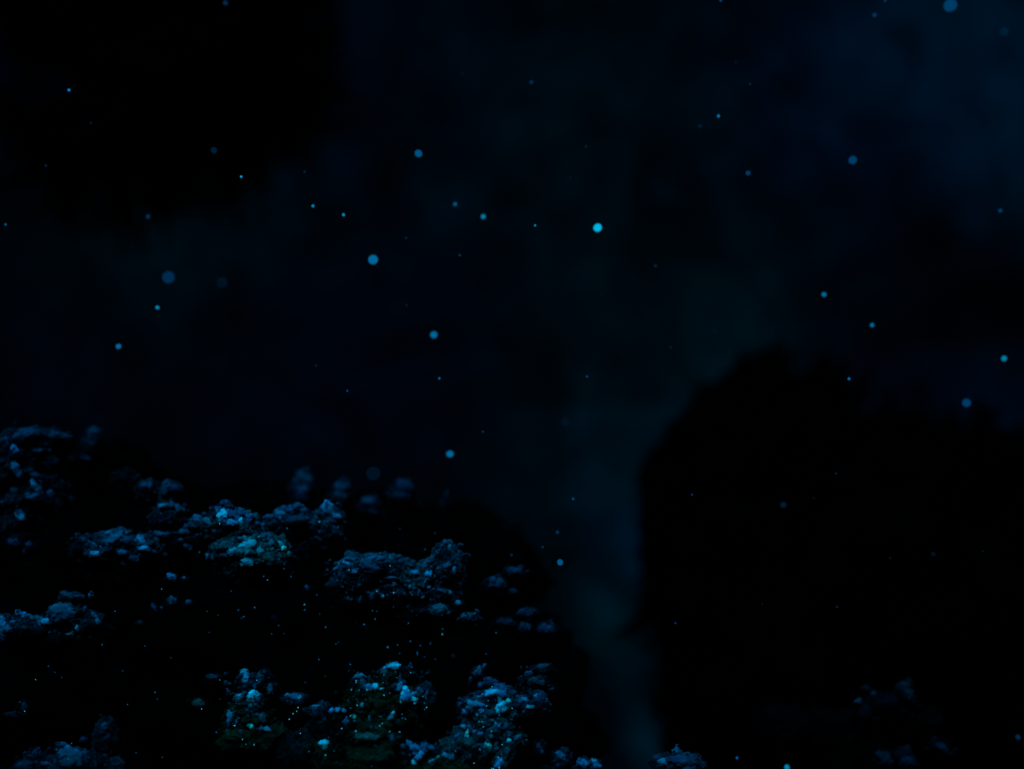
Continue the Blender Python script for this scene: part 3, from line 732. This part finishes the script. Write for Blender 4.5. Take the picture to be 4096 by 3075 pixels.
outcrop('small_boulder', 'faint small rock knob at left edge, above the bottom left mound', 'rock', 6.4,
        [(95, 2830, 30, 24, 0, 'faint')], [(98, 2826, 9, 12, 0, 2), (60, 2855, 30, 7, 0, 1)], hue=.1, body='faint')
outcrop('small_boulder', 'dim slanted rock knob low right of the jagged bottom outcrop', 'rock', 6.1,
        [(2158, 3000, 28, 34, 0, 'faint')], [(2158, 2990, 9, 16, -.5, 2), (2168, 3006, 7, 8, 0, 2)], hue=.1, body='faint')
outcrop('small_boulder', 'dim blue rock knob left of the flat topped one at the bottom edge', 'rock', 6.1,
        [(2245, 3040, 44, 36, 0, 'dim')], [(2235, 3014, 13, 9, .4, 3), (2250, 3028, 12, 10, .5, 3), (2200, 3064, 24, 10, 0, 2)] + fleck(2210, 3015, 2280, 3065, 12, 2), hue=.1, body='dim')
outcrop('small_boulder', 'flat topped knob with two bright blue bumps at the bottom edge, centre', 'rock', 6.0,
        [(2350, 3070, 52, 34, 0, 'dim')], [(2318, 3044, 9, 10, 0, 4), (2335, 3050, 16, 10, .2, 4), (2360, 3050, 10, 8, 0, 3), (2378, 3044, 12, 8, .3, 4), (2385, 3060, 16, 9, .3, 4)] + fleck(2305, 3040, 2400, 3070, 14, 3), hue=.15, body='dim')
outcrop('small_boulder', 'blue pointed knob on a low mound at the foot of the black mass', 'rock', 6.2,
        [(2725, 3060, 85, 42, 0, 'blue'), (2655, 3060, 50, 28, 0, 'dim')],
        [(2707, 2992, 7, 12, .2, 3), (2708, 3008, 16, 12, -.4, 3), (2653, 3044, 18, 9, 0, 4), (2730, 3040, 44, 14, .1, 2), (2770, 3040, 20, 18, .2, 2)] + fleck(2640, 3010, 2800, 3070, 24, 2), hue=.15, body='dim')
outcrop('rock_outcrop', 'faint ragged outcrop in front of the black mass, low at right', 'rock', 8.6,
        [(3545, 2812, 70, 34, 0, 'faint'), (3470, 2850, 50, 50, 0, 'trace'), (3621, 2775, 34, 46, 0, 'faint'), (3500, 2910, 60, 40, .1, 'trace'), (3600, 2870, 120, 50, .3, 'trace')],
        [(3462, 2746, 14, 5, .1, 2), (3495, 2774, 10, 8, 0, 3), (3437, 2801, 14, 7, 0, 3), (3550, 2808, 34, 16, .2, 1), (3560, 2792, 8, 6, 0, 2), (3618, 2745, 16, 18, .4, 2), (3632, 2775, 16, 22, -.3, 2), (3652, 2803, 5, 6, 0, 3), (3462, 2850, 20, 20, .4, 1), (3455, 2880, 7, 5, 0, 2), (3500, 2915, 30, 12, .8, 1)]
        + fleck(3440, 2780, 3650, 2920, 30, 1, (4, 8)), hue=.15, body='faint', pale=.4)
outcrop('rock_outcrop', 'pair of dim humps at the bottom edge under the faint ragged outcrop', 'rock', 8.2,
        [(3540, 3040, 40, 40, 0, 'faint'), (3615, 3040, 44, 40, .1, 'faint')],
        [(3530, 3020, 22, 12, 0, 2), (3548, 3040, 18, 14, .4, 2), (3610, 3015, 22, 12, 0, 1), (3620, 3045, 26, 14, 0, 2)] + fleck(3510, 3010, 3640, 3065, 16, 1, (4, 7)), hue=.12, body='faint', pale=.5)
outcrop('small_boulder', 'faint slanting rock knob near the lower right corner', 'rock', 8.4,
        [(3765, 2990, 44, 30, 0, 'faint')], [(3740, 2965, 12, 14, -.5, 1), (3770, 2990, 22, 10, .6, 2), (3788, 3005, 8, 7, 0, 2)], hue=.1, body='faint', pale=.6)
outcrop('rock_outcrop', 'barely visible broad rock hump at bottom right centre in front of the black mass', 'rock', 9.0,
        [(3330, 2910, 110, 60), (3160, 2900, 120, 70, .2), (3380, 3000, 90, 60)],
        [], body='trace')

# ------------------------------------------------------------------ glowing specks
SUBS = {}


def speck_mesh(key, mat):
    """a slightly uneven round body, not a perfect ball"""
    m = Mesh()
    m.lump(Vector((0, 0, 0)), (1, 1, 1), sub=3, rough=.10)
    me = bpy.data.meshes.new('glowing_speck')
    me.from_pydata(m.v, [], m.f)
    me.polygons.foreach_set('use_smooth', [True] * len(me.polygons))
    me.materials.append(mat)
    SUBS[key] = me
    return me


def speck(name, loc, r, key, label, group):
    o = bpy.data.objects.new(name, SUBS[key])
    COL.objects.link(o)
    o.location = loc
    o.scale = (r, r * rng.uniform(.9, 1.1), r)
    o.rotation_euler = (rng.uniform(0, 6), rng.uniform(0, 6), rng.uniform(0, 6))
    tag(o, label, 'glowing speck', group)
    return o


LEVELS = {10: (0, 180, 228), 8: (0, 140, 185), 7: (0, 125, 165), 6: (0, 100, 150), 5: (0, 80, 125), 4: (0, 58, 100), 3: (0, 42, 76), 2: (0, 28, 50), 1: (0, 16, 32)}
for k, c in LEVELS.items():
    speck_mesh(k, glow_material('plankton_glow_%d' % k, [srgb(v) for v in c], 1.0))
GF = 'round glowing specks floating in the open water'
K = 4096 / 2212
# x, y, radius (in the 2212 px view), brightness, label
DRIFT = [
    (1291, 492, 9.5, 10, 'brightest cyan glowing disc, near the middle of the dark water'),
    (806, 561, 11, 6, 'large medium blue disc left of centre, above and left of the disc over the reef'),
    (904, 332, 8, 5, 'blue disc high above the large one left of centre'),
    (937, 723, 8, 6, 'blue disc between the large left-centre disc and the one just above the reef'),
    (972, 980, 8, 6, 'cyan disc floating closest above the middle of the reef'),
    (364, 599, 14, 3, 'largest soft dim blue disc in the left half'),
    (462, 325, 7, 2, 'dim disc on the black overhang at upper left'),
    (340, 664, 4, 7, 'small bright dot just below the largest dim left disc'),
    (256, 748, 5.5, 6, 'small cyan dot lowest in the far left water'),
    (149, 195, 3.5, 6, 'small bright dot in the upper left corner area'),
    (196, 266, 3.5, 1, 'very faint dot below the bright upper left dot'),
    (99, 358, 3, 2, 'faint dot at far left below the overhang corner'),
    (12, 485, 2.5, 5, 'tiny dot at the left edge of the picture'),
    (487, 7, 5, 3, 'dim dot at the top edge above the overhang'),
    (521, 382, 3, 7, 'tiny bright dot at the lower edge of the black overhang'),
    (320, 468, 5, 3, 'dim dot above the largest dim left disc'),
    (658, 371, 3, 2, 'faint tiny dot right of the overhang edge'),
    (676, 445, 3.2, 7, 'left one of two tiny bright dots close together left of centre'),
    (742, 464, 3.5, 7, 'right one of two tiny bright dots close together left of centre'),
    (983, 441, 4.2, 5, 'small blue dot, upper left one of a pair above centre'),
    (1044, 468, 5, 7, 'cyan dot, lower right one of a pair above centre'),
    (1156, 487, 2.5, 7, 'tiny bright dot left of the brightest disc'),
    (1148, 178, 4, 3, 'small dim dot at top centre'),
    (1266, 317, 3, 2, 'faint dot straight above the brightest disc'),
    (1232, 384, 3.5, 1, 'barely visible dot between the brightest disc and the top centre dot'),
    (999, 160, 4, 1, 'barely visible dot left of the top centre dot'),
    (877, 514, 3, 2, 'very faint dot right above the large left-centre disc'),
    (993, 551, 2.8, 3, 'faint tiny dot in the gap between left-centre disc and brightest disc'),
    (480, 610, 12, 1, 'barely visible soft disc right of the largest dim left disc'),
    (878, 659, 2.4, 2, 'faint tiny dot above left of the disc over the reef'),
    (949, 817, 3, 5, 'tiny blue dot straight below the lower blue disc'),
    (683, 789, 2.5, 2, 'faint tiny dot in the empty water above the reef'),
    (750, 844, 2.5, 4, 'tiny dim dot lowest in the empty water left of the disc over the reef'),
    (1268, 813, 2.6, 4, 'tiny dim dot right of centre in the lower water'),
    (1299, 637, 2.4, 1, 'barely visible tiny dot below the brightest disc'),
    (1416, 574, 4, 2, 'faint dot lower right of the brightest disc'),
    (1043, 932, 2.4, 3, 'tiny faint dot right above the disc over the reef'),
    (1221, 911, 9, 1, 'faint soft disc right of the one over the reef'),
    (806, 1022, 16, 1, 'faint wide soft disc just above the reef ridge'),
    (1238, 1077, 2, 5, 'tiny sharp dot in the murky channel right of the reef'),
    (1552, 251, 3.4, 6, 'small bright dot in the upper right water'),
    (1512, 273, 4, 2, 'faint dot beside the small bright one in the upper right'),
    (1620, 182, 3, 2, 'faint tiny dot above the small bright upper right one'),
    (1590, 134, 4, 1, 'barely visible dot highest in the upper right water'),
    (1616, 374, 5, 4, 'dim blue dot below the small bright upper right one'),
    (1842, 346, 9, 4, 'large dim blue disc at upper right'),
    (1780, 636, 5, 6, 'small cyan dot above the black mass, left one of a pair'),
    (1884, 702, 4.5, 6, 'small cyan dot above the black mass, right one of a pair'),
    (1834, 818, 3.5, 5, 'small blue dot just over the top of the black mass'),
    (2088, 870, 9, 4, 'soft blue disc above the right shoulder of the black mass'),
    (2169, 774, 5.5, 7, 'bright cyan dot near the right edge'),
    (2161, 455, 4, 4, 'small dim dot near the right edge, upper half'),
    (1889, 33, 4, 4, 'small dot near the top edge left of the big corner disc'),
    (2053, 12, 14, 4, 'big blue disc cut by the top edge near the right corner'),
    (2169, 69, 9, 2, 'faint soft disc in the top right corner'),
    (1557, 1, 3.5, 4, 'small dot cut by the top edge right of centre'),
    (1912, 2, 3.5, 3, 'small dim dot cut by the top edge left of the big corner disc'),
    (1449, 750, 2.5, 2, 'faint tiny dot left of the top of the black mass'),
    (1543, 714, 6, 1, 'barely visible soft dot upper left of the black mass'),
    (1692, 1090, 6, 3, 'dim round dot on the black mass, the largest one there'),
    (2016, 1196, 5, 2, 'dim dot on the right part of the black mass'),
    (1923, 1205, 2.6, 2, 'tiny faint dot left of the dim one on the right of the black mass'),
    (1495, 1068, 2.4, 4, 'tiny blue dot near the left rim of the black mass'),
    (1806, 1022, 2, 3, 'tiny dot high on the black mass right of its largest dot'),
    (1758, 1075, 2, 2, 'faint tiny dot beside the largest dot on the black mass'),
    (1808, 1310, 2.4, 3, 'tiny dot low in the middle of the black mass'),
    (1646, 1303, 2, 2, 'faint tiny dot low on the left of the black mass'),
    (1459, 1345, 2.2, 4, 'tiny dot at the lower left rim of the black mass'),
    (1210, 1214, 7, 5, 'blue disc beside the small dim knobs right of the reef'),
    (1204, 1149, 4, 3, 'dim dot straight above the disc beside the small knobs'),
    (1172, 1181, 2.6, 3, 'tiny dim dot left of the disc beside the small knobs'),
    (1105, 1198, 3.5, 2, 'faint dot above the flat dim knob'),
    (1592, 1636, 3.5, 4, 'small dot near the bottom edge under the black mass'),
    (1700, 1656, 5, 8, 'bright cyan disc at the bottom edge, right of centre'),
    (2199, 1591, 5, 3, 'dim disc near the bottom right corner'),
    (2123, 1190, 2, 2, 'faint tiny dot at the far right of the black mass'),
]
for (x, y, r, lev, lab) in DRIFT:
    X, Y, R = x * K, y * K, r * K
    small = R < 7
    d = rng.uniform(6.5, 7.0) if small else rng.uniform(7.2, 7.6)
    if y > 1000 and x < 1300:
        d = min(d, 6.9)
    mn = max(R * .93, 4.0)
    if x > 1400 and 1000 < y < 1400:
        lev = max(1, lev - 1)
    loc = at(X, Y, d)
    speck('glowing_speck', loc, mn * PX * d, lev, lab, GF)

# tiny glints lying on the rocks
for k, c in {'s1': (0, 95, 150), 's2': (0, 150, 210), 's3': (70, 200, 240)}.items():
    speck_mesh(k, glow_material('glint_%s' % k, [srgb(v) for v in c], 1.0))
Z = lambda pts, x0, y0, s: [(x0 + p[0] / s, y0 + p[1] / s) for p in pts]
GREEN = Z([(890, 320), (1100, 400), (880, 465), (1123, 513), (353, 573), (392, 567), (443, 565), (352, 603), (864, 609), (933, 626), (410, 750), (262, 743), (360, 770), (827, 720), (993, 805), (882, 846), (557, 745), (200, 942), (228, 982), (365, 930), (370, 1038), (248, 1093),
           (1193, 960), (1203, 982), (1522, 837), (1620, 870), (1463, 1000), (1650, 997), (1658, 1120), (1410, 320), (1388, 420), (823, 1255), (246, 1240), (327, 1335), (1223, 1202), (1233, 1280), (1290, 1303), (850, 1385), (802, 1428), (350, 1527), (988, 1538), (558, 1640),
           (1178, 1545), (80, 1480), (1693, 1080)], 1350, 2600, 4.745) + Z([(445, 1481), (475, 1556), (427, 1581), (333, 1560), (285, 1458), (687, 1643), (272, 1312), (264, 1333), (243, 1347), (222, 1378)], 1000, 1900, 1.4136)
JAG = Z([(658, 370), (750, 533), (598, 588), (573, 670), (564, 713), (766, 813), (650, 880), (672, 892), (748, 862), (506, 918), (458, 916), (523, 998), (650, 1066), (502, 1085), (50, 1237), (817, 1272), (928, 1357), (808, 1424), (756, 1472), (1195, 1197), (375, 1564),
         (655, 1648), (683, 1648), (770, 1638), (470, 1352), (973, 708), (1012, 793), (85, 1378)], 1800, 2650, 3.909)
MIDR = Z([(560, 535), (792, 512), (738, 598), (717, 655), (812, 663), (754, 680), (812, 743), (692, 765), (717, 768), (707, 812), (577, 645), (645, 843), (1013, 753), (1140, 425), (1132, 498), (1087, 898), (1090, 868), (895, 836)], 1000, 1900, 1.4136)
BRI = Z([(1619, 816), (1600, 938), (1468, 1027), (1920, 979), (2092, 1148), (1945, 1204), (1972, 1232), (2145, 1206)], 0, 1650, 1.843) + Z([(60, 397), (78, 570), (100, 590), (232, 572)], 1000, 1900, 1.4136)
HUMP = Z([(372, 230), (392, 262), (394, 320), (209, 300), (497, 293)], 1000, 1900, 1.4136)
DARKM = Z([(907, 938), (1021, 950), (778, 970), (963, 962), (986, 1026), (847, 1006), (834, 957), (1048, 1040), (377, 675), (428, 857), (310, 760), (308, 730), (393, 785), (27, 747), (192, 893), (122, 895), (486, 952), (390, 1040), (426, 1135), (312, 1170), (1393, 890), (1335, 1009),
           (988, 418), (1047, 328), (848, 300), (945, 1000), (948, 1010), (500, 942), (566, 1068)], 1000, 1900, 1.4136) + \
    Z([(753, 510), (1067, 520), (1260, 607), (1543, 418), (1528, 265), (1757, 254), (1797, 303), (1780, 315), (1877, 237), (2002, 430), (2055, 368), (1705, 117), (1192, 100), (263, 767), (405, 713), (455, 750), (356, 669), (1160, 911), (1142, 861),
       (940, 950), (905, 703), (1197, 1340), (1003, 1305), (1608, 294), (848, 264)], 0, 2300, 1.843)
LOWL = Z([(1487, 983), (1620, 910), (1593, 1155), (1760, 905), (1727, 1106), (1733, 1106), (1787, 1207), (1814, 1243), (1873, 1247), (2132, 1058), (2198, 973), (2187, 1001), (2160, 1020), (2117, 925), (1893, 772), (1620, 770)], 0, 2300, 1.843)
CORN = Z([(148, 933), (182, 1000), (528, 1237), (623, 1280), (503, 1350)], 0, 2300, 1.843)


ALLB = []


def collect():
    for o in list(COL.objects):
        if o.type == 'MESH' and o.name.split('.')[0] in ('rock_body', 'painted_light_patch', 'painted_light_crumbs', 'dark_reef_slope'):
            mw = (o.parent.location if o.parent else o.location)
            vs = [v.co + mw for v in o.data.vertices]
            ALLB.append(BVHTree.FromPolygons(vs, [tuple(p.vertices) for p in o.data.polygons]))


collect()
for pts, lab, grp, big in [
    (GREEN, 'pinpoint pale cyan glint on the dark green rock with the bright rim', 'glints on the green rock', .9),
    (JAG, 'pinpoint pale cyan glint on the tall jagged outcrop at bottom centre', 'glints on the jagged bottom outcrop', .75),
    (MIDR, 'pinpoint cyan glint on the wide middle outcrop with the sharp peak', 'glints on the middle outcrop', .4),
    (BRI, 'pinpoint pale glint on the brightest outcrop', 'glints on the brightest outcrop', .6),
    (HUMP, 'pinpoint cyan glint on the double humped outcrop', 'glints on the double humped outcrop', .3),
    (DARKM, 'pinpoint cyan glint on the black slope between the lit rocks', 'glints on the dark slope', .05),
    (LOWL, 'pinpoint pale glint around the lumpy cyan outcrop at low left centre', 'glints around the lumpy outcrop', .6),
    (CORN, 'pinpoint cyan glint by the mound in the bottom left corner', 'glints by the bottom left mound', .4),
]:
    for (x, y) in pts:
        dr = direction(x, y).normalized()
        dist = 9.0
        for b in ALLB:
            h = b.ray_cast(Vector((0, 0, 0)), dr)[0]
            if h is not None and h.length < dist:
                dist = h.length
        q = rng.random()
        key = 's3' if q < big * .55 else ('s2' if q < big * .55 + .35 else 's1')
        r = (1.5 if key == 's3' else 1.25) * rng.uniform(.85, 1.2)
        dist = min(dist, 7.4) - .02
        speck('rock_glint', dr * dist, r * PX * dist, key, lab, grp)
